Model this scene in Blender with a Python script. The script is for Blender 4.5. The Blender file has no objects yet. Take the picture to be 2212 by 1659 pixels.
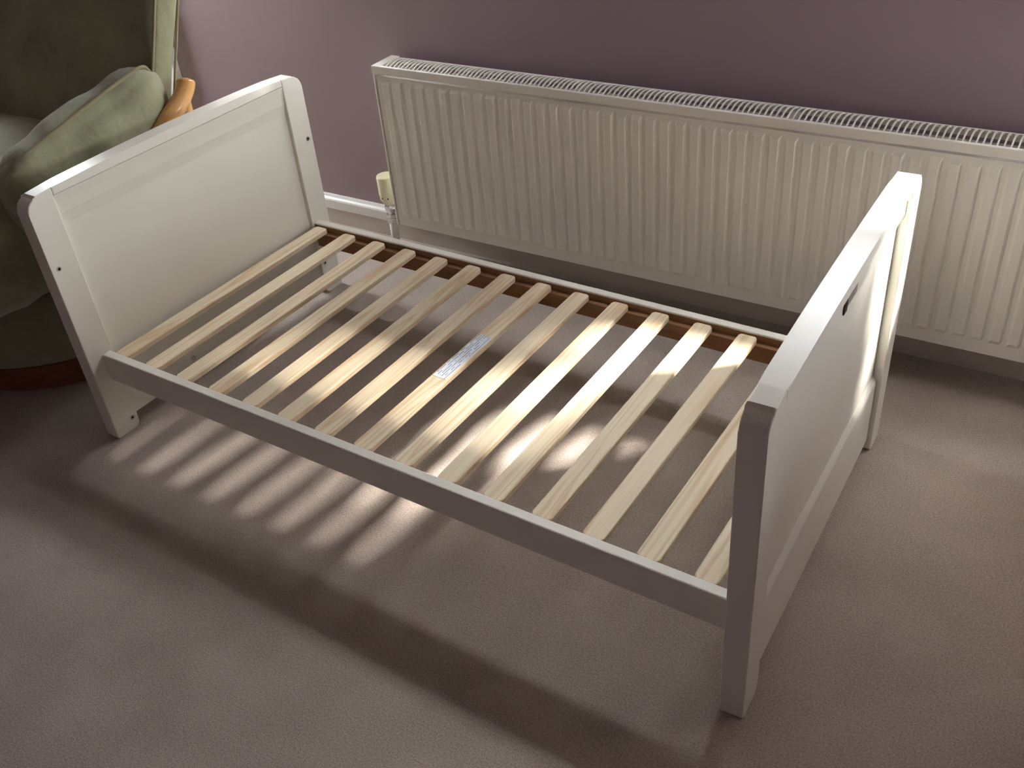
import bpy, bmesh, math, random
from mathutils import Vector, Matrix

random.seed(7)
sc = bpy.context.scene
COL = sc.collection

# ------------------------------------------------------------------ camera
YAW, PITCH, ROLL, FPX = 0.6329, -0.6239, -0.0990, 2126.5
CAM = Vector((1.7891, -0.8954, 1.3106))
fwd = Vector((-math.sin(YAW)*math.cos(PITCH), math.cos(YAW)*math.cos(PITCH), math.sin(PITCH)))
rt0 = Vector((math.cos(YAW), math.sin(YAW), 0)); up0 = rt0.cross(fwd)
rgt = rt0*math.cos(ROLL) + up0*math.sin(ROLL)
upv = -rt0*math.sin(ROLL) + up0*math.cos(ROLL)
cd = bpy.data.cameras.new('camera'); cam = bpy.data.objects.new('camera', cd); COL.objects.link(cam)
M = Matrix.Identity(4)
for i in range(3):
    M[i][0], M[i][1], M[i][2], M[i][3] = rgt[i], upv[i], -fwd[i], CAM[i]
cam.matrix_world = M
cd.sensor_fit = 'HORIZONTAL'; cd.sensor_width = 36.0; cd.lens = FPX/2212*36.0
cd.clip_start = 0.02
sc.camera = cam

# ------------------------------------------------------------------ light
TH = 0.0222                        # the back wall runs 1.3 degrees off the bed
world = bpy.data.worlds.new('sky'); sc.world = world; world.use_nodes = True
bg = world.node_tree.nodes['Background']
bg.inputs[0].default_value = (0.96, 0.98, 1.0, 1); bg.inputs[1].default_value = 48.0

sd = bpy.data.lights.new('sun', 'SUN'); sun = bpy.data.objects.new('sun', sd); COL.objects.link(sun)
sd.energy = 34.0; sd.angle = math.radians(6.0); sd.color = (1.0, 0.94, 0.85)
SUN_DIR = Vector((1.08, 0.80, 1.0)).normalized()          # towards the sun
sun.rotation_euler = SUN_DIR.to_track_quat('Z', 'Y').to_euler()

vs = sc.view_settings
vs.view_transform = 'Standard'; vs.look = 'None'; vs.gamma = 1.0; vs.use_curve_mapping = False
vs.exposure = 0.5
try:
    sc.cycles.use_denoising = True
    sc.cycles.denoiser = 'OPENIMAGEDENOISE'
    sc.cycles.max_bounces = 7; sc.cycles.diffuse_bounces = 5
    sc.cycles.sample_clamp_indirect = 8.0
except Exception:
    pass

# unseen windows, placed and sized for the light they let in: extent along the wall and in height - used for the openings and for the sky portals
BACK_LIGHT_WINS = [(1.65, 2.16, 0.78, 0.91), (0.76, 1.56, 1.02, 1.18), (0.44, 0.66, 1.11, 1.18),
             (0.00, 0.40, 0.83, 0.96), (1.50, 2.30, 1.215, 1.275), (1.86, 2.16, 0.93, 1.14)]
LEFT_LIGHT_WINS = [(0.82, 1.04, 0.60, 1.40)]        # unseen opening added to light the wall behind the armchair
RIGHT_LIGHT_WINS = [(0.74, 1.03, 0.70, 1.22)]  # unseen opening added to brighten the right board and wall
WALL_N, LEFT_S, RIGHT_S, FRONT_N, CEIL_Z = 1.052, -1.35, 2.60, -2.5, 2.35
WT = 0.015

def room(s, n, z):
    return Vector((math.cos(TH)*s - math.sin(TH)*n, math.sin(TH)*s + math.cos(TH)*n, z))

def portal(name, s, n, z, w, h, face):
    l = bpy.data.lights.new(name, 'AREA'); l.shape = 'RECTANGLE'; l.size = w; l.size_y = h
    l.cycles.is_portal = True
    o = bpy.data.objects.new(name, l); COL.objects.link(o)
    o.location = room(s, n, z)
    d = Matrix.Rotation(TH, 3, 'Z') @ Vector(face)
    o.rotation_euler = (-d).to_track_quat('Z', 'Y').to_euler()
    return o

for w0, w1, z0, z1 in BACK_LIGHT_WINS: portal('sky_portal', (w0+w1)/2, WALL_N+WT+.01, (z0+z1)/2, w1-w0, z1-z0, (0, -1, 0))
for w0, w1, z0, z1 in LEFT_LIGHT_WINS: portal('sky_portal', LEFT_S-WT-.01, (w0+w1)/2, (z0+z1)/2, w1-w0, z1-z0, (1, 0, 0))
for w0, w1, z0, z1 in RIGHT_LIGHT_WINS: portal('sky_portal', RIGHT_S+WT+.01, (w0+w1)/2, (z0+z1)/2, w1-w0, z1-z0, (-1, 0, 0))

# ------------------------------------------------------------------ materials
def mat(name, col, rough=0.5, spec=0.5, metal=0.0, coat=0.0, sheen=0.0):
    m = bpy.data.materials.new(name); m.use_nodes = True
    b = m.node_tree.nodes['Principled BSDF']
    b.inputs['Base Color'].default_value = (*col, 1); b.inputs['Roughness'].default_value = rough
    b.inputs['Specular IOR Level'].default_value = spec; b.inputs['Metallic'].default_value = metal
    b.inputs['Coat Weight'].default_value = coat; b.inputs['Coat Roughness'].default_value = 0.25
    b.inputs['Sheen Weight'].default_value = sheen; b.inputs['Sheen Roughness'].default_value = 0.5
    return m

def nd(m, t, **kw):
    n = m.node_tree.nodes.new(t)
    for k, v in kw.items():
        if k in n.inputs: n.inputs[k].default_value = v
        else: setattr(n, k, v)
    return n

def lk(m, a, b): m.node_tree.links.new(a, b)
def bsdf(m): return m.node_tree.nodes['Principled BSDF']

def mottle(m, c1, c2, scale, detail=4, coord='Object', stretch=(1, 1, 1), bump=0.0, bscale=None, bdist=0.001):
    tc = nd(m, 'ShaderNodeTexCoord'); mp = nd(m, 'ShaderNodeMapping'); mp.inputs['Scale'].default_value = stretch
    lk(m, tc.outputs[coord], mp.inputs['Vector'])
    no = nd(m, 'ShaderNodeTexNoise', Scale=scale, Detail=detail, Roughness=0.6); lk(m, mp.outputs[0], no.inputs['Vector'])
    cr = nd(m, 'ShaderNodeValToRGB'); cr.color_ramp.elements[0].color = (*c1, 1); cr.color_ramp.elements[1].color = (*c2, 1)
    cr.color_ramp.elements[0].position = 0.3; cr.color_ramp.elements[1].position = 0.7
    lk(m, no.outputs['Fac'], cr.inputs[0]); lk(m, cr.outputs[0], bsdf(m).inputs['Base Color'])
    if bump:
        n2 = nd(m, 'ShaderNodeTexNoise', Scale=bscale or scale, Detail=3); lk(m, mp.outputs[0], n2.inputs['Vector'])
        bp = nd(m, 'ShaderNodeBump', Strength=bump, Distance=bdist); lk(m, n2.outputs['Fac'], bp.inputs['Height'])
        lk(m, bp.outputs[0], bsdf(m).inputs['Normal'])
    return m

M_WHITE = mottle(mat('cream_white_paint', (.82, .80, .75), .32, .5), (.80, .78, .70), (.82, .80, .72), 6, bump=.15, bscale=300, bdist=.0004)
M_RAD = mat('radiator_enamel', (.92, .90, .84), .38, .5)
M_FIN = mat('convector_steel', (.50, .52, .51), .5, .4)
M_TRIM = mat('white_gloss_trim', (.80, .80, .79), .35, .5)
M_SKIRT_SHADE = mat('beige_skirting_foot', (.60, .54, .50), .55, .4)  # shade on the lower skirting, put into the colour
M_WALL = mottle(mat('mauve_emulsion', (.33, .25, .30), .55, .35), (.335, .248, .285), (.355, .265, .303), 3, bump=.12, bscale=220, bdist=.0006)
M_CEIL = mat('white_ceiling', (.76, .71, .64), .8, .2)
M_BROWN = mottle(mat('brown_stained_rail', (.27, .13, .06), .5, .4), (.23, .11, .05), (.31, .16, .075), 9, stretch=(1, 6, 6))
M_DARK = mat('black_recess', (.012, .012, .012), .6, .3)
M_METAL = mat('zinc_metal', (.55, .55, .56), .3, .5, metal=1.0)
M_CHROME = mat('chrome', (.75, .75, .77), .15, .5, metal=1.0)
M_CREAM = mat('cream_plastic', (.80, .76, .52), .4, .5)
M_PIPE = mat('white_painted_pipe', (.70, .69, .68), .4, .5)
M_ORANGE = mottle(mat('honey_bentwood', (.68, .37, .13), .28, .5, coat=.4), (.62, .32, .10), (.74, .42, .16), 14, stretch=(6, 1, 1))
M_REDWOOD = mottle(mat('mahogany_plinth', (.20, .07, .03), .4, .5), (.16, .055, .025), (.24, .09, .04), 10, stretch=(1, 1, 8))
M_GREEN = mottle(mat('olive_velour', (.30, .30, .18), .85, .2, sheen=.5), (.23, .235, .14), (.35, .355, .22), 9, 6, bump=.25, bscale=26, bdist=.012)
M_PIPING = mat('olive_piping', (.27, .24, .13), .8, .2, sheen=.3)
M_GLASS = bpy.data.materials.new('window_glass'); M_GLASS.use_nodes = True
_nt = M_GLASS.node_tree; _nt.nodes.clear()
_o = _nt.nodes.new('ShaderNodeOutputMaterial'); _mx = _nt.nodes.new('ShaderNodeMixShader'); _t = _nt.nodes.new('ShaderNodeBsdfTransparent'); _g = _nt.nodes.new('ShaderNodeBsdfGlossy')
_g.inputs['Roughness'].default_value = 0.02; _mx.inputs[0].default_value = 0.05
_nt.links.new(_t.outputs[0], _mx.inputs[1]); _nt.links.new(_g.outputs[0], _mx.inputs[2]); _nt.links.new(_mx.outputs[0], _o.inputs[0])

def carpet_material():
    m = mat('taupe_pile_carpet', (.36, .30, .29), .95, .1, sheen=.25)
    tc = nd(m, 'ShaderNodeTexCoord')
    n1 = nd(m, 'ShaderNodeTexNoise', Scale=330.0, Detail=2.0, Roughness=.7); lk(m, tc.outputs['Object'], n1.inputs['Vector'])
    n2 = nd(m, 'ShaderNodeTexNoise', Scale=7.0, Detail=3.0); lk(m, tc.outputs['Object'], n2.inputs['Vector'])
    mx = nd(m, 'ShaderNodeMath', operation='MULTIPLY_ADD'); lk(m, n2.outputs['Fac'], mx.inputs[0]); mx.inputs[1].default_value = .25; lk(m, n1.outputs['Fac'], mx.inputs[2])
    cr = nd(m, 'ShaderNodeValToRGB')
    e = cr.color_ramp.elements; e[0].position = .44; e[0].color = (.300, .252, .220, 1); e[1].position = .82; e[1].color = (.555, .478, .42, 1)
    lk(m, mx.outputs[0], cr.inputs[0]); lk(m, cr.outputs[0], bsdf(m).inputs['Base Color'])
    bp = nd(m, 'ShaderNodeBump', Strength=.4, Distance=.003); lk(m, n1.outputs['Fac'], bp.inputs['Height']); lk(m, bp.outputs[0], bsdf(m).inputs['Normal'])
    return m
M_CARPET = carpet_material()

def pine_material():
    m = mat('pale_pine', (.80, .66, .45), .5, .4)
    tc = nd(m, 'ShaderNodeTexCoord'); oi = nd(m, 'ShaderNodeObjectInfo')
    sc_ = nd(m, 'ShaderNodeVectorMath', operation='SCALE'); sc_.inputs['Scale'].default_value = 3.7
    cmb = nd(m, 'ShaderNodeCombineXYZ'); lk(m, oi.outputs['Random'], cmb.inputs[0]); lk(m, oi.outputs['Random'], cmb.inputs[1]); lk(m, oi.outputs['Random'], cmb.inputs[2])
    lk(m, cmb.outputs[0], sc_.inputs[0])
    ad = nd(m, 'ShaderNodeVectorMath', operation='ADD'); lk(m, tc.outputs['Object'], ad.inputs[0]); lk(m, sc_.outputs[0], ad.inputs[1])
    mp = nd(m, 'ShaderNodeMapping'); mp.inputs['Scale'].default_value = (9, .55, 9); lk(m, ad.outputs[0], mp.inputs['Vector'])
    ns = nd(m, 'ShaderNodeTexNoise', Scale=2.2, Detail=2.0, Distortion=.6); lk(m, mp.outputs[0], ns.inputs['Vector'])
    ml = nd(m, 'ShaderNodeMath', operation='MULTIPLY'); lk(m, ns.outputs['Fac'], ml.inputs[0]); ml.inputs[1].default_value = 16.0
    fr = nd(m, 'ShaderNodeMath', operation='PINGPONG'); lk(m, ml.outputs[0], fr.inputs[0]); fr.inputs[1].default_value = 1.0
    cr = nd(m, 'ShaderNodeValToRGB'); e = cr.color_ramp.elements
    e[0].position = 0.0; e[0].color = (.78, .58, .35, 1); e[1].position = .55; e[1].color = (.92, .79, .57, 1)
    lk(m, fr.outputs[0], cr.inputs[0])
    mp2 = nd(m, 'ShaderNodeMapping'); mp2.inputs['Scale'].default_value = (220, 6, 220); lk(m, ad.outputs[0], mp2.inputs['Vector'])
    n2 = nd(m, 'ShaderNodeTexNoise', Scale=1.0, Detail=2.0); lk(m, mp2.outputs[0], n2.inputs['Vector'])
    mx = nd(m, 'ShaderNodeMix', data_type='RGBA', blend_type='MULTIPLY'); mx.inputs[0].default_value = .22
    lk(m, cr.outputs[0], mx.inputs[6]); lk(m, n2.outputs['Fac'], mx.inputs[7])
    lk(m, mx.outputs[2], bsdf(m).inputs['Base Color'])
    return m
M_PINE = pine_material()

def sticker_material():
    m = mat('printed_sticker', (.78, .84, .92), .45, .4)
    tc = nd(m, 'ShaderNodeTexCoord'); sp = nd(m, 'ShaderNodeSeparateXYZ'); lk(m, tc.outputs['Generated'], sp.inputs[0])
    # rows of small print run along the slat
    rw = nd(m, 'ShaderNodeMath', operation='MULTIPLY'); lk(m, sp.outputs['X'], rw.inputs[0]); rw.inputs[1].default_value = 6.0
    fr = nd(m, 'ShaderNodeMath', operation='FRACT'); lk(m, rw.outputs[0], fr.inputs[0])
    g1 = nd(m, 'ShaderNodeMath', operation='LESS_THAN'); lk(m, fr.outputs[0], g1.inputs[0]); g1.inputs[1].default_value = .42
    fl = nd(m, 'ShaderNodeMath', operation='FLOOR'); lk(m, rw.outputs[0], fl.inputs[0])
    cb = nd(m, 'ShaderNodeCombineXYZ'); lk(m, fl.outputs[0], cb.inputs[0])
    ym = nd(m, 'ShaderNodeMath', operation='MULTIPLY'); lk(m, sp.outputs['Y'], ym.inputs[0]); ym.inputs[1].default_value = 7.0; lk(m, ym.outputs[0], cb.inputs[1])
    ns = nd(m, 'ShaderNodeTexNoise', Scale=1.1, Detail=3.0, Roughness=.6); lk(m, cb.outputs[0], ns.inputs['Vector'])
    g2 = nd(m, 'ShaderNodeMath', operation='GREATER_THAN'); lk(m, ns.outputs['Fac'], g2.inputs[0]); g2.inputs[1].default_value = .47
    a = nd(m, 'ShaderNodeMath', operation='MULTIPLY'); lk(m, g1.outputs[0], a.inputs[0]); lk(m, g2.outputs[0], a.inputs[1])
    mx = nd(m, 'ShaderNodeMix', data_type='RGBA'); lk(m, a.outputs[0], mx.inputs[0])
    mx.inputs[6].default_value = (.78, .84, .92, 1); mx.inputs[7].default_value = (.33, .38, .47, 1)
    lk(m, mx.outputs[2], bsdf(m).inputs['Base Color'])
    return m
M_STICK = sticker_material()
M_LAWN = mottle(mat('grey_paving', (.2, .195, .185), .9, .1), (.17, .165, .155), (.22, .215, .205), 5)

# ------------------------------------------------------------------ mesh helpers
def obj(name, bm, material, parent=None, smooth=False):
    me = bpy.data.meshes.new(name); bmesh.ops.recalc_face_normals(bm, faces=bm.faces[:]); bm.to_mesh(me); bm.free()
    me.materials.append(material)
    if smooth:
        for p in me.polygons: p.use_smooth = True
    o = bpy.data.objects.new(name, me); COL.objects.link(o)
    if parent is not None: o.parent = parent
    return o

def empty(name, loc=(0, 0, 0), rz=0.0):
    o = bpy.data.objects.new(name, None); COL.objects.link(o); o.location = loc; o.rotation_euler = (0, 0, rz); o.empty_display_size = .05
    return o

def tag(o, label=None, cat=None, group=None, kind=None):
    if label: o['label'] = label
    if cat: o['category'] = cat
    if group: o['group'] = group
    if kind: o['kind'] = kind
    return o

def box(bm, x0, x1, y0, y1, z0, z1, bev=0.0, seg=2):
    vs_ = [bm.verts.new((x, y, z)) for x in (x0, x1) for y in (y0, y1) for z in (z0, z1)]
    f = [(0, 1, 3, 2), (4, 6, 7, 5), (0, 4, 5, 1), (2, 3, 7, 6), (0, 2, 6, 4), (1, 5, 7, 3)]
    fs = [bm.faces.new([vs_[i] for i in q]) for q in f]
    if bev > 0:
        es = list({e for fc in fs for e in fc.edges})
        bmesh.ops.bevel(bm, geom=es, offset=bev, segments=seg, profile=.5, affect='EDGES')
    return bm

def nb(*a, **k): return box(bmesh.new(), *a, **k)

def prism(bm, pts, axis, a0, a1, bev=0.0, seg=2):
    """extrude a closed 2D outline along axis (0 x, 1 y, 2 z)"""
    def put(p, a):
        return ((a, p[0], p[1]), (p[0], a, p[1]), (p[0], p[1], a))[axis]
    A = [bm.verts.new(put(p, a0)) for p in pts]; B = [bm.verts.new(put(p, a1)) for p in pts]
    fa = bm.faces.new(A); fb = bm.faces.new(B[::-1])
    n = len(pts)
    for i in range(n): bm.faces.new((A[i], B[i], B[(i+1) % n], A[(i+1) % n]))
    if bev > 0:
        bmesh.ops.bevel(bm, geom=list(set(fa.edges) | set(fb.edges)), offset=bev, segments=seg, profile=.5, affect='EDGES')
    return bm

def tube(bm, pts, rad, seg=14, cap=True):
    pts = [Vector(p) for p in pts]; n = len(pts)
    rads = rad if isinstance(rad, (list, tuple)) else [rad]*n
    rings = []; prev = None
    for i, p in enumerate(pts):
        t = (pts[min(i+1, n-1)] - pts[max(i-1, 0)]).normalized()
        if prev is None:
            a = t.orthogonal().normalized()
        else:
            a = (prev - t*prev.dot(t)).normalized()
        prev = a; b = t.cross(a)
        rings.append([bm.verts.new(p + (a*math.cos(k*2*math.pi/seg) + b*math.sin(k*2*math.pi/seg))*rads[i]) for k in range(seg)])
    for i in range(n-1):
        for k in range(seg):
            bm.faces.new((rings[i][k], rings[i][(k+1) % seg], rings[i+1][(k+1) % seg], rings[i+1][k]))
    if cap:
        bm.faces.new(rings[0][::-1]); bm.faces.new(rings[-1])
    return bm

def lathe(bm, prof, cx=0, cy=0, seg=32):
    rings = [[bm.verts.new((cx+r*math.cos(k*2*math.pi/seg), cy+r*math.sin(k*2*math.pi/seg), z)) for k in range(seg)] for r, z in prof]
    for i in range(len(rings)-1):
        for k in range(seg):
            bm.faces.new((rings[i][k], rings[i][(k+1) % seg], rings[i+1][(k+1) % seg], rings[i+1][k]))
    bm.faces.new(rings[0][::-1]); bm.faces.new(rings[-1])
    return bm

def spline(pts, n=8):
    """Catmull-Rom through 3D points"""
    P = [Vector(p) for p in pts]; P = [P[0]*2-P[1]] + P + [P[-1]*2-P[-2]]
    out = []
    for i in range(1, len(P)-2):
        for k in range(n):
            t = k/n; a, b, c, d = P[i-1], P[i], P[i+1], P[i+2]
            out.append(.5*((2*b) + (c-a)*t + (2*a-5*b+4*c-d)*t*t + (3*b-a-3*c+d)*t**3))
    out.append(P[-2]); return out

def struct(name, bm, m, label, parent=None, smooth=False):
    o = obj(name, bm, m, parent, smooth)
    if parent is None:
        o.rotation_euler = (0, 0, TH); tag(o, label, None, None, 'structure')
    return o

# ------------------------------------------------------------------ the room
S0, S1, N0, N1 = LEFT_S, RIGHT_S, FRONT_N, WALL_N
struct('floor', nb(S0-.1, S1+.1, N0-.1, N1+.1, -.06, 0), M_CARPET, 'taupe cut-pile carpet covering the whole floor')
struct('ceiling', nb(S0-.1, S1+.1, N0-.1, N1+.1, CEIL_Z, CEIL_Z+.06), M_CEIL, 'plain white ceiling above the room')

def wall_with_holes(axis, a0, a1, t0, t1, holes):
    """wall slab cut into a grid of blocks, leaving the window openings out"""
    bm = bmesh.new()
    us = sorted({a0, a1} | {h[0] for h in holes} | {h[1] for h in holes}); zs = sorted({0, CEIL_Z} | {h[2] for h in holes} | {h[3] for h in holes})
    for u0, u1 in zip(us, us[1:]):
        run = None
        for v0, v1 in list(zip(zs, zs[1:])) + [(None, None)]:
            um = (u0+u1)/2
            solid = v0 is not None and not any(h[0] < um < h[1] and h[2] < (v0+v1)/2 < h[3] for h in holes)
            if solid: run = (run[0], v1) if run else (v0, v1)
            elif run:
                if axis == 's': box(bm, u0, u1, t0, t1, *run)
                else: box(bm, t0, t1, u0, u1, *run)
                run = None
    bmesh.ops.remove_doubles(bm, verts=bm.verts[:], dist=1e-6)
    return bm

struct('wall_back', wall_with_holes('s', S0-WT, S1+WT, N1, N1+WT, BACK_LIGHT_WINS), M_WALL, 'mauve painted wall behind the radiator')
struct('wall_left', wall_with_holes('n', N0-WT, N1, S0-WT, S0, LEFT_LIGHT_WINS), M_WALL, 'mauve painted wall behind the green armchair')
struct('wall_right', wall_with_holes('n', N0-WT, N1, S1, S1+WT, RIGHT_LIGHT_WINS), M_WALL, 'mauve painted wall at the far right of the room')
struct('wall_front', nb(S0, S1, N0-WT, N0, 0, CEIL_Z), M_WALL, 'mauve painted wall on the near side of the room')

def light_window(name, axis, face, sg, hole, label):
    """pane in the opening with a slim architrave round it on the room side (face = wall plane, sg = towards the room)"""
    h0, h1, z0, z1 = hole; fw = .02; ta, tb = sorted((face, face+sg*.010)); pa, pb = sorted((face-sg*.006, face-sg*.009))
    def b(u0, u1, v0, v1, a, c, bev=.002):
        return nb(u0, u1, a, c, v0, v1, bev=bev) if axis == 's' else nb(a, c, u0, u1, v0, v1, bev=bev)
    root = obj(name, b(h0-fw, h1+fw, z0-fw, z0, ta, tb), M_TRIM); root.rotation_euler = (0, 0, TH); tag(root, label, None, None, 'structure')
    obj('window_frame', b(h0-fw, h1+fw, z1, z1+fw, ta, tb), M_TRIM, root)
    obj('window_frame', b(h0-fw, h0, z0, z1, ta, tb), M_TRIM, root)
    obj('window_frame', b(h1, h1+fw, z0, z1, ta, tb), M_TRIM, root)
    obj('window_pane', b(h0, h1, z0, z1, pa, pb, 0), M_GLASS, root)
    return root
WL = ['broad low white framed window right above the radiator', 'long white framed window above the middle of the radiator', 'small high window above the left of the radiator',
      'long low window above the left end of the radiator', 'high letterbox window above the broad low window', 'squarish window just above the broad low window']
light_wins = [light_window('window_%d' % (k+1), 's', N1, -1, h, WL[k]) for k, h in enumerate(BACK_LIGHT_WINS)]
light_window('window_7', 'n', S0, 1, LEFT_LIGHT_WINS[0], 'tall white framed window behind the armchair')
light_window('window_8', 'n', S1, -1, RIGHT_LIGHT_WINS[0], 'small white framed window low on the right wall')
aw = obj('awning', nb(S1+WT+.01, S1+1.5, .3, 2.5, 1.25, 1.28), M_CEIL); aw.rotation_euler = (0, 0, TH); tag(aw, 'plain awning outside the right wall window', None, None, 'structure')  # unseen slab, added to block direct sun at the right opening
# unseen upright vanes added outside most openings to steer the light, swivelled two ways
M_LIGHT_VANE = mat('grey_vane', (.20, .20, .21), .8, .2)
light_vane = None
for k in (0, 1, 3, 4, 5):
    h0, h1, z0, z1 = BACK_LIGHT_WINS[k]; x = h0-.02
    while x < h1 + {1: .15, 3: -.08}.get(k, .01):
        if light_vane is None or k != vk:
            light_vane = obj('vane', nb(0, .100, -.001, .001, 0, z1-z0+.10), M_LIGHT_VANE, light_wins[k]); o = light_vane; vk = k
        else:
            o = light_vane.copy(); COL.objects.link(o)
        o.location = (x, N1+WT+.006, z0-.02); o.rotation_euler = (0, 0, (math.atan2(.80, 1.08)-TH) if k not in (1, 3) else math.pi/2)
        x += .05

lawn = obj('patio', nb(-25, 25, -25, 25, -.45, -.35), M_LAWN); tag(lawn, 'grey paved ground outside the house', None, None, 'structure')

# skirting board: moulded white upper board over a strip with a shadow band put into its beige colour
prof = [(N1, .050), (N1-.018, .050), (N1-.018, .076), (N1-.016, .080), (N1-.010, .084), (N1-.006, .090), (N1, .090)]
bb = struct('baseboard_back', prism(bmesh.new(), prof, 0, -.735, S1), M_TRIM, 'white moulded skirting board along the mauve wall')
# along x the outline is (y, z)
struct('foot_strip', nb(-.735, S1, N1-.015, N1, 0, .050), M_SKIRT_SHADE, '', parent=bb)
tr = struct('trim_1', nb(-.80, -.739, N1-.022, N1, 0, 2.05, bev=.004), M_TRIM, 'white vertical casing on the wall behind the armchair')

# ------------------------------------------------------------------ radiator
RD, RX0, RX1, RZB, RZT, RDEP = .9345, .130, 1.93, .104, .5467, .0874
rad = empty('radiator', room((RX0+RX1)/2, RD+RDEP/2, 0), TH)
tag(rad, 'long white ribbed panel radiator mounted on the mauve wall', 'radiator')
LR = RX1-RX0; hx = LR/2; hy = RDEP/2     # local: x along, y to the wall
def rib_panel(front, sgn):
    """pressed steel sheet with raised vertical ribs; front = local y, ribs rise towards sgn"""
    bm = bmesh.new(); pitch = .0345; top, bot = RZT-.026, RZB+.004
    zt0, zt1, zb1, zb0 = .512, .503, .146, .137
    xs = [-hx+.006]; hs = [0.]
    n = int((LR-.05)/pitch); x = -hx + .019
    for i in range(n):
        for dx, h in ((.003, 0), (.0085, 1), (.0245, 1), (.030, 0)):
            xs.append(x+dx); hs.append(h)
        x += pitch
    xs.append(hx-.006); hs.append(0.)
    zs = [bot, zb0, zb1, zt1, zt0, top]; zh = [0, 0, 1, 1, 0, 0]
    g = [[bm.verts.new((xx, front + sgn*.0048*hh*k, zz)) for xx, hh in zip(xs, hs)] for zz, k in zip(zs, zh)]
    for j in range(len(zs)-1):
        for i in range(len(xs)-1):
            bm.faces.new((g[j][i], g[j][i+1], g[j+1][i+1], g[j+1][i]))
    # returned edges
    yb = front - sgn*.012
    ring = [(xs[0], bot), (xs[-1], bot), (xs[-1], top), (xs[0], top)]
    fr = [g[0][0], g[0][-1], g[-1][-1], g[-1][0]]
    bk = [bm.verts.new((a, yb, b)) for a, b in ring]
    back = bm.faces.new(bk)
    bm.faces.new(g[0] + [bk[1], bk[0]]); bm.faces.new(g[-1] + [bk[2], bk[3]])
    bm.faces.new([r[0] for r in g] + [bk[3], bk[0]]); bm.faces.new([r[-1] for r in g] + [bk[2], bk[1]])
    return bm
obj('front_panel', rib_panel(-hy+.004, -1), M_RAD, rad)
obj('rear_panel', nb(-hx+.006, hx-.006, hy-.014, hy-.002, RZB+.004, RZT-.026, bev=.002), M_RAD, rad)
for sx in (-1, 1):
    a, b = (-hx, -hx+.0035) if sx < 0 else (hx-.0035, hx)
    obj('side_panel', nb(a, b, -hy, hy, RZB+.002, RZT-.001, bev=.001), M_RAD, rad)
# top grille: a white tray with a domed row of bars
def dome(t): return .0125*(1-(2*t-1)**2)
gm = bmesh.new(); gx0, gx1 = -hx+.024, hx-.024; gy0, gy1 = -hy+.008, hy-.003; gz = RZT-.0035
box(gm, -hx-.001, hx+.001, -hy-.001, gy0, RZT-.020, RZT+.0005, bev=.0018)
box(gm, -hx-.001, hx+.001, gy1, hy+.001, RZT-.020, RZT-.004, bev=.001)
box(gm, -hx-.001, gx0, gy0-.0005, gy1+.0005, RZT-.012, RZT, bev=.0005)
box(gm, gx1, hx+.001, gy0-.0005, gy1+.0005, RZT-.012, RZT, bev=.0005)
grille = obj('top_grille', gm, M_RAD, rad)
bm = bmesh.new(); pitch = .0118; nbar = int((gx1-gx0)/pitch); w = .0014
for i in range(1, nbar):
    x = gx0 + i*(gx1-gx0)/nbar; rows = []
    for k in range(7):
        t = k/6; y = gy0 + (gy1-gy0)*t; z = RZT-.0045 + dome(t)*.75
        rows.append([bm.verts.new(p) for p in ((x-w, y, z), (x+w, y, z), (x+w, y, z-.004), (x-w, y, z-.004))])
    for k in range(6):
        for e in range(4):
            bm.faces.new((rows[k][e], rows[k][(e+1) % 4], rows[k+1][(e+1) % 4], rows[k+1][e]))
obj('grille_bars', bm, M_RAD, grille)
bm = bmesh.new()                      # folded convector fins seen down through the bars
nf = 120
for i in range(nf):
    x = -hx+.03 + i*(LR-.06)/nf
    box(bm, x, x+.0012, -hy+.022, hy-.022, RZB+.06, RZT-.045)
obj('convector_fins', bm, M_FIN, rad)
obj('water_channel', nb(-hx+.02, hx-.02, -hy+.010, -hy+.020, RZT-.06, RZT-.034, bev=.004), M_FIN, rad)
for s_ in (.70, 1.185):
    xx = s_ - (RX0+RX1)/2
    obj('grille_bracket', nb(xx-.012, xx+.012, -hy+.012, hy-.012, RZT-.016, RZT-.010, bev=.001), M_RAD, rad)

# thermostatic valve and its pipe
vs0, vn0 = .075, .982
vl = empty('thermostatic_valve', room(vs0, vn0, 0), TH); tag(vl, 'cream radiator valve head on a chrome fitting and white pipe', 'valve')
bm = lathe(bmesh.new(), [(.017, .141), (.0185, .146), (.0245, .156), (.026, .165), (.0268, .221), (.0255, .2245), (.001, .2255)], seg=36)
head = obj('valve_head', bm, M_CREAM, vl, smooth=True)
for p in head.data.polygons:
    if p.center.z > .224: p.use_smooth = False
for k in range(10):
    a = k*2*math.pi/10+.25
    o = obj('grip_dimple', lathe(bmesh.new(), [(.0022, -.0006), (.0022, .0006)], seg=8), M_DARK, head)
    o.location = (.0262*math.cos(a), .0262*math.sin(a), .166); o.rotation_euler = (0, math.pi/2, a)
body = obj('valve_body', lathe(bmesh.new(), [(.014, .098), (.0155, .101), (.0155, .110), (.0115, .112), (.0115, .119), (.0155, .121), (.017, .128), (.0175, .137), (.015, .142)], seg=6), M_CHROME, vl)
obj('union_nut', tube(bmesh.new(), [(.008, 0, .116), (.03, 0, .116), (.0545, 0, .116)], [.0085, .012, .009], 6), M_CHROME, vl)
obj('compression_nut', lathe(bmesh.new(), [(.013, .082), (.016, .085), (.016, .096), (.013, .099)], seg=6), M_CHROME, vl)
obj('pipe', lathe(bmesh.new(), [(.0115, 0), (.0115, .086)], seg=20), M_PIPE, vl, smooth=True)
obj('pipe_collar', lathe(bmesh.new(), [(.017, 0), (.016, .004), (.0117, .006)], seg=20), M_PIPE, vl)

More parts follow.
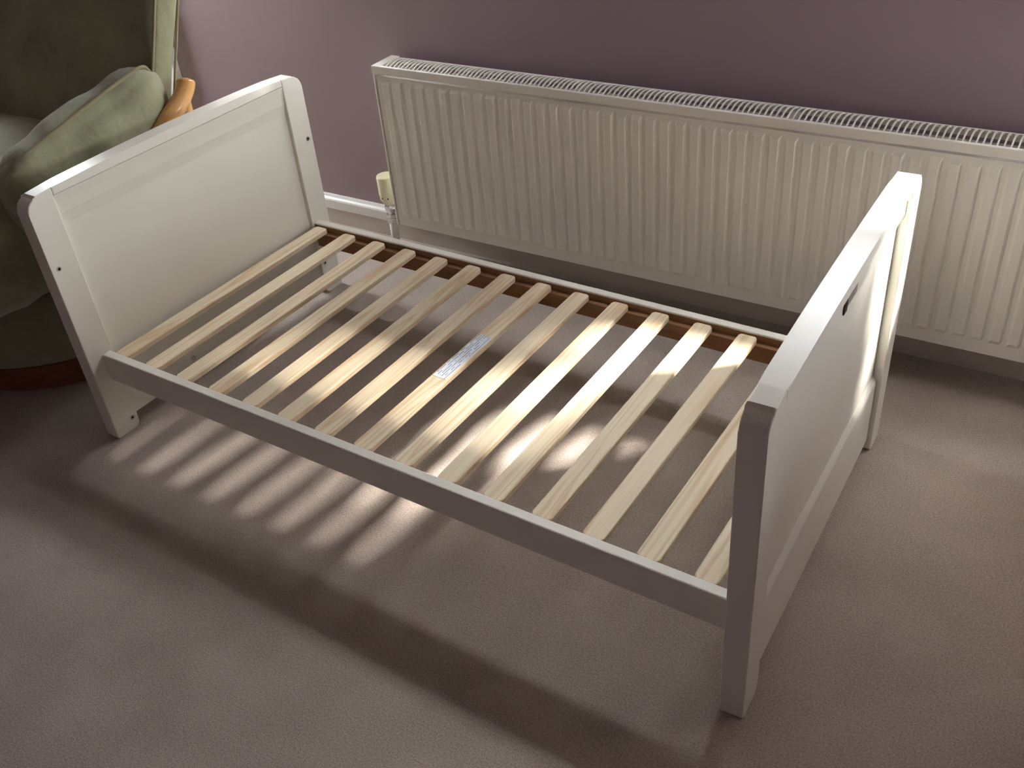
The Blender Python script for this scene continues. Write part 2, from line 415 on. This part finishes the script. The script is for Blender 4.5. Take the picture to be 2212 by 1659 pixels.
# ------------------------------------------------------------------ bed
W, T, H, L, LW = .76, .0381, .578, 1.4999, .0617
RZ, RH, RY, RT = .2077, .066, .0353, .0203
bed = empty('toddler_bed', (0, 0, 0))
tag(bed, 'cream white toddler bed frame with pale pine slats and no mattress', 'bed')

def top_z(y):
    return H + .009*(1-((y-W/2)/(W/2))**2)

def insert(parent, x, y, z, d):
    """threaded metal insert: ring with a dark bore, facing +x (d=1) or -x"""
    bm = bmesh.new(); seg = 18
    for r0, r1 in ((.0032, .0058),):
        A = [[bm.verts.new((xx, r*math.cos(k*2*math.pi/seg), r*math.sin(k*2*math.pi/seg))) for k in range(seg)] for xx, r in ((0, r1), (d*.0008, r1-.0004), (d*.0008, r0), (-d*.0001, r0))]
        for i in range(3):
            for k in range(seg): bm.faces.new((A[i][k], A[i][(k+1) % seg], A[i+1][(k+1) % seg], A[i+1][k]))
    o = obj('screw_insert', bm, M_METAL, parent); o.location = (x, y, z)
    bm = bmesh.new(); bm.faces.new([bm.verts.new((d*.0002, 0.0033*math.cos(k*2*math.pi/seg), 0.0033*math.sin(k*2*math.pi/seg))) for k in range(seg)])
    q = obj('screw_bore', bm, M_DARK, parent); q.location = (x, y, z)

def end_panel(name, inner, label):
    """local x=0 is the mid plane, inner = +1 / -1 tells which side faces the mattress"""
    ht = T/2; o = -inner
    xi, xo = inner*(ht-.0105), o*(ht-.017)           # panel faces: shallow recess inside, deep outside
    pn = obj(name, nb(min(xi, xo), max(xi, xo), LW-.008, W-LW+.008, .040, H-.020), M_WHITE, bed)
    pn['label'] = label
    # posts, with the rounded top corners and chamfered feet
    R = .026
    for side in (0, 1):
        f = (lambda y: y) if side == 0 else (lambda y: W-y)
        pts = [(f(.003), 0.0), (f(0), .006)]
        zt = H-.004
        pts += [(f(0), zt-R)]
        for k in range(1, 8):
            a = k/8*math.pi/2; pts.append((f(R-R*math.cos(a)), zt-R+R*math.sin(a)))
        pts += [(f(R), top_z(R)-.0015), (f(LW), top_z(LW))]
        pts += [(f(LW), .034), (f(LW), .012), (f(LW-.003), .006), (f(LW-.010), 0.0)]
        obj('post', prism(bmesh.new(), pts, 0, -ht, ht, bev=.0025), M_WHITE, pn)
    # cap along the top, bowed
    ys = [LW + i*(W-2*LW)/24 for i in range(25)]
    pts = [(y, top_z(y)) for y in ys] + [(ys[-1], H-.014), (ys[0], H-.014)]
    obj('top_rail', prism(bmesh.new(), pts, 0, -ht, ht, bev=.0025), M_WHITE, pn)
    # band below the cap: a slow cove inside, a chamfered lip outside; outline is (x, z) along y
    pr = [(inner*(ht-.0006), H-.014), (inner*(ht-.0022), H-.022), (inner*(ht-.0040), H-.032), (inner*(ht-.0052), H-.044), (inner*(ht-.0062), H-.056), (inner*(ht-.0085), H-.068), (inner*(ht-.0102), H-.080),
          (o*(ht-.016), H-.080), (o*(ht-.016), H-.074), (o*(ht-.008), H-.056), (o*(ht-.008), H-.014)]
    obj('upper_band', prism(bmesh.new(), pr, 1, LW, W-LW), M_WHITE, pn)
    pr = [(inner*(ht-.0098), .030), (o*(ht-.009), .030), (o*(ht-.009), .170), (o*(ht-.010), .174), (o*(ht-.0165), .184), (inner*(ht-.0098), .184)]
    obj('bottom_rail', prism(bmesh.new(), pr, 1, LW, W-LW), M_WHITE, pn)
    return pn

hb = end_panel('end_panel', 1, 'left end board standing beside the green armchair')
hb.location = (T/2, 0, 0)
fb = end_panel('end_panel', -1, 'right end board nearest the camera with a small metal badge')
ANG = math.atan(.022/W)
fb.location = (L-T/2, 0, 0); fb.rotation_euler = (0, 0, ANG)
for y, z in ((.0165, .425), (.7435, .419), (.048, .030), (.712, .086)):
    insert(hb, T/2, y, z, 1)
# round-headed bolt low on the inside of the left board
o = obj('bolt', lathe(bmesh.new(), [(.006, 0), (.0058, .002), (.004, .004), (.0005, .005)], seg=16), M_METAL, hb, smooth=True)
o.location = (T/2-.0098, .250, .063); o.rotation_euler = (0, math.pi/2, 0)
# badge on the outside of the right board
bdg = obj('badge', prism(bmesh.new(), [(.338, H-.046), (.402, H-.046), (.402, H-.020), (.338, H-.020)], 0, T/2-.0082, T/2-.0064, bev=.0006), M_METAL, fb)
bdg['label'] = 'small metal badge plate'
obj('badge_slot', nb(T/2-.0075, T/2-.0056, .334, .350, H-.049, H-.017, bev=.0006), M_DARK, fb)

def fbx(y): return L - T - (.022)*y/W            # inner face of the right board
def side_rail(y0, y1, brown_y, label):
    x1 = fbx((y0+y1)/2)
    r = obj('side_rail', nb(T, x1, y0, y1, RZ-RH, RZ, bev=.0025), M_WHITE, bed); r['label'] = label
    a, b = brown_y
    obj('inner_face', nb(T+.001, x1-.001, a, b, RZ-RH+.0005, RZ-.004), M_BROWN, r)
    return r
r1 = side_rail(RY, RY+RT, (RY+RT-.001, RY+RT+.0006), 'near side rail')
r2 = side_rail(W-RY-RT, W-RY, (W-RY-RT-.0006, W-RY-RT+.001), 'far side rail beside the radiator')
SZT, STH, SW, SX1, SPI = .2019, .0125, .0392, .0476, .0956
YA, YB = RY+RT+.002, W-RY-RT-.003
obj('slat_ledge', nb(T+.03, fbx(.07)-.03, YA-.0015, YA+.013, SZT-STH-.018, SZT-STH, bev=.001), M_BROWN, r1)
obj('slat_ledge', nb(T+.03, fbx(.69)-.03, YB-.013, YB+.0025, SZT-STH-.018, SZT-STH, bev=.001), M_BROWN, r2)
for (x, y) in ((T+.033, W-RY-RT-.003), (T+.033, RY+RT+.003)):
    o = obj('rail_bolt', lathe(bmesh.new(), [(.0075, -.003), (.0075, .0015), (.004, .003), (.0035, .0012)], seg=16), M_METAL, bed); o.location = (x, y, RZ-.034); o.rotation_euler = (math.pi/2 if y > .3 else -math.pi/2, 0, 0)

def slat_bm():
    bm = bmesh.new(); r = .009; pts = []
    l = YB-YA
    for cx, cy, a0 in ((SW-r, r, -90), (SW-r, l-r, 0), (r, l-r, 90), (r, r, 180)):
        for k in range(5):
            a = math.radians(a0 + k*22.5); pts.append((cx+r*math.cos(a), cy+r*math.sin(a)))
    return prism(bm, pts, 2, -STH, 0, bev=.0022, seg=2)
slat0 = obj('slat', slat_bm(), M_PINE, bed); slat0.location = (SX1, YA, SZT)
slats = [slat0]
for i in range(1, 15):
    s = slat0.copy(); COL.objects.link(s); s.parent = bed; s.location = (SX1+i*SPI, YA, SZT); slats.append(s)
st = obj('sticker', nb(.0045, .0365, .300-YA, .465-YA, .0001, .0005), M_STICK, slats[7])
st['label'] = 'white printed warning sticker'

# ------------------------------------------------------------------ armchair
CX, CY = -.50, .30
chair = empty('armchair', (CX, CY, 0))
tag(chair, 'olive green velour armchair with a honey bentwood arm on a round base', 'armchair')
obj('plinth', lathe(bmesh.new(), [(.325, 0), (.332, .004), (.332, .066), (.326, .072)], seg=64), M_REDWOOD, chair, smooth=False)
obj('base_drum', lathe(bmesh.new(), [(.335, .073), (.352, .082), (.360, .12), (.358, .20), (.350, .245), (.33, .252)], seg=64), M_GREEN, chair, smooth=True)

def cushion(name, x0, x1, y0, y1, z0, z1, puff=.03, r=.05, parent=None, n=16, fn=None, seed=0):
    """soft box: subdivided rounded box with bulging faces and light creases"""
    rnd = random.Random(seed)
    bm = bmesh.new()
    bmesh.ops.create_cube(bm, size=2.0)
    bmesh.ops.subdivide_edges(bm, edges=bm.edges[:], cuts=n, use_grid_fill=True)
    cx, cy, cz = (x0+x1)/2, (y0+y1)/2, (z0+z1)/2; sx, sy, sz = (x1-x0)/2, (y1-y0)/2, (z1-z0)/2
    ph = [rnd.uniform(0, 6.28) for _ in range(6)]
    for v in bm.verts:
        u = Vector(v.co)
        p = Vector((u.x*sx, u.y*sy, u.z*sz))
        q = Vector((max(-sx+r, min(sx-r, p.x)), max(-sy+r, min(sy-r, p.y)), max(-sz+r, min(sz-r, p.z))))
        d = p-q
        if d.length > 1e-9: p = q + d.normalized()*r
        b = [(1-u.y**2)*(1-u.z**2), (1-u.x**2)*(1-u.z**2), (1-u.x**2)*(1-u.y**2)]
        p.x += puff*u.x*b[0]; p.y += puff*u.y*b[1]; p.z += puff*u.z*b[2]
        wv = .0025*(math.sin(38*p.y+9*p.z+ph[0]) + math.sin(31*p.x+17*p.y+ph[1]) + .6*math.sin(61*p.y-23*p.z+ph[2]) + .7*math.sin(83*p.y+31*p.z+ph[3])*max(0, math.sin(13*p.y+ph[4])))
        p += u.normalized()*wv
        p = p + Vector((cx, cy, cz))
        if fn: p = fn(p)
        v.co = p
    return obj(name, bm, M_GREEN, parent or chair, smooth=True)

# chair local coordinates: origin on the floor under the base centre
def L2(x, y, z): return (x-CX, y-CY, z)
def lc(name, x0, x1, y0, y1, z0, z1, **k): return cushion(name, x0-CX, x1-CX, y0-CY, y1-CY, z0, z1, **k)

lc('seat_cushion', -.83, -.145, -.20, .47, .27, .51, puff=.02, r=.075, seed=1)
# reclined back
def lean(p):
    y = p.y+CY; z = p.z
    return Vector((p.x, p.y + (z-.62)*.42, p.z - .0))
bk = lc('back_cushion', -.82, -.115,   .452, .525, .42, 1.12, puff=.006, r=.014, seed=2, fn=lean)
for yy in (.455, .522):
    pts = [lean(Vector(L2(-.1145, yy, z))) for z in [.46+i*.04 for i in range(17)]]
    obj('piping', tube(bmesh.new(), pts, .0032, 8), M_PIPING, bk, smooth=True)
# padded arms, higher at the back
def arm_shape(p):
    y = p.y+CY; t = (y-.08)/(.47-.08)
    t = max(-.2, min(1.2, t))
    return Vector((p.x, p.y, p.z + .085*(t**1.15 if t > 0 else t*.6)))
for nm, xa, xb in (('arm_pad', -.205, -.085), ('arm_pad', -.90, -.78)):
    ap = lc(nm, xa, xb, .075, .475, .40, .590, puff=.018, r=.042, seed=3, fn=arm_shape)
    xo = xb-.030 if xb > -.5 else xa+.030
    pts = spline([arm_shape(Vector(L2(xo, y, z))) for y, z in ((.085, .565), (.11, .590), (.17, .596), (.25, .600), (.33, .601), (.40, .600), (.445, .596), (.462, .578), (.470, .545))], 5)
    obj('piping', tube(bmesh.new(), pts, .0042, 8), M_PIPING, ap, smooth=True)
for xx, sg in ((-.066, 1), (-.92, -1)):
    pts = spline([L2(xx-.010*sg, .523, .628), L2(xx-.006*sg, .512, .612), L2(xx, .483, .590), L2(xx, .440, .564), L2(xx, .40, .538), L2(xx, .34, .508), L2(xx, .26, .480), L2(xx-.01*sg, .205, .43), L2(xx-.03*sg, .195, .33), L2(xx-.09*sg, .20, .20)], 6)
    n = len(pts); rr = [.021]*n; rr[0] = .010; rr[1] = .0185
    obj('wooden_arm', tube(bmesh.new(), pts, rr, 18), M_ORANGE, chair, smooth=True)
    pts = spline([L2(xx-.02*sg, .508, .598), L2(xx-.025*sg, .505, .50), L2(xx-.04*sg, .48, .35), L2(xx-.10*sg, .42, .20)], 6)
    obj('back_post', tube(bmesh.new(), pts, .017, 12), M_ORANGE, chair, smooth=True)
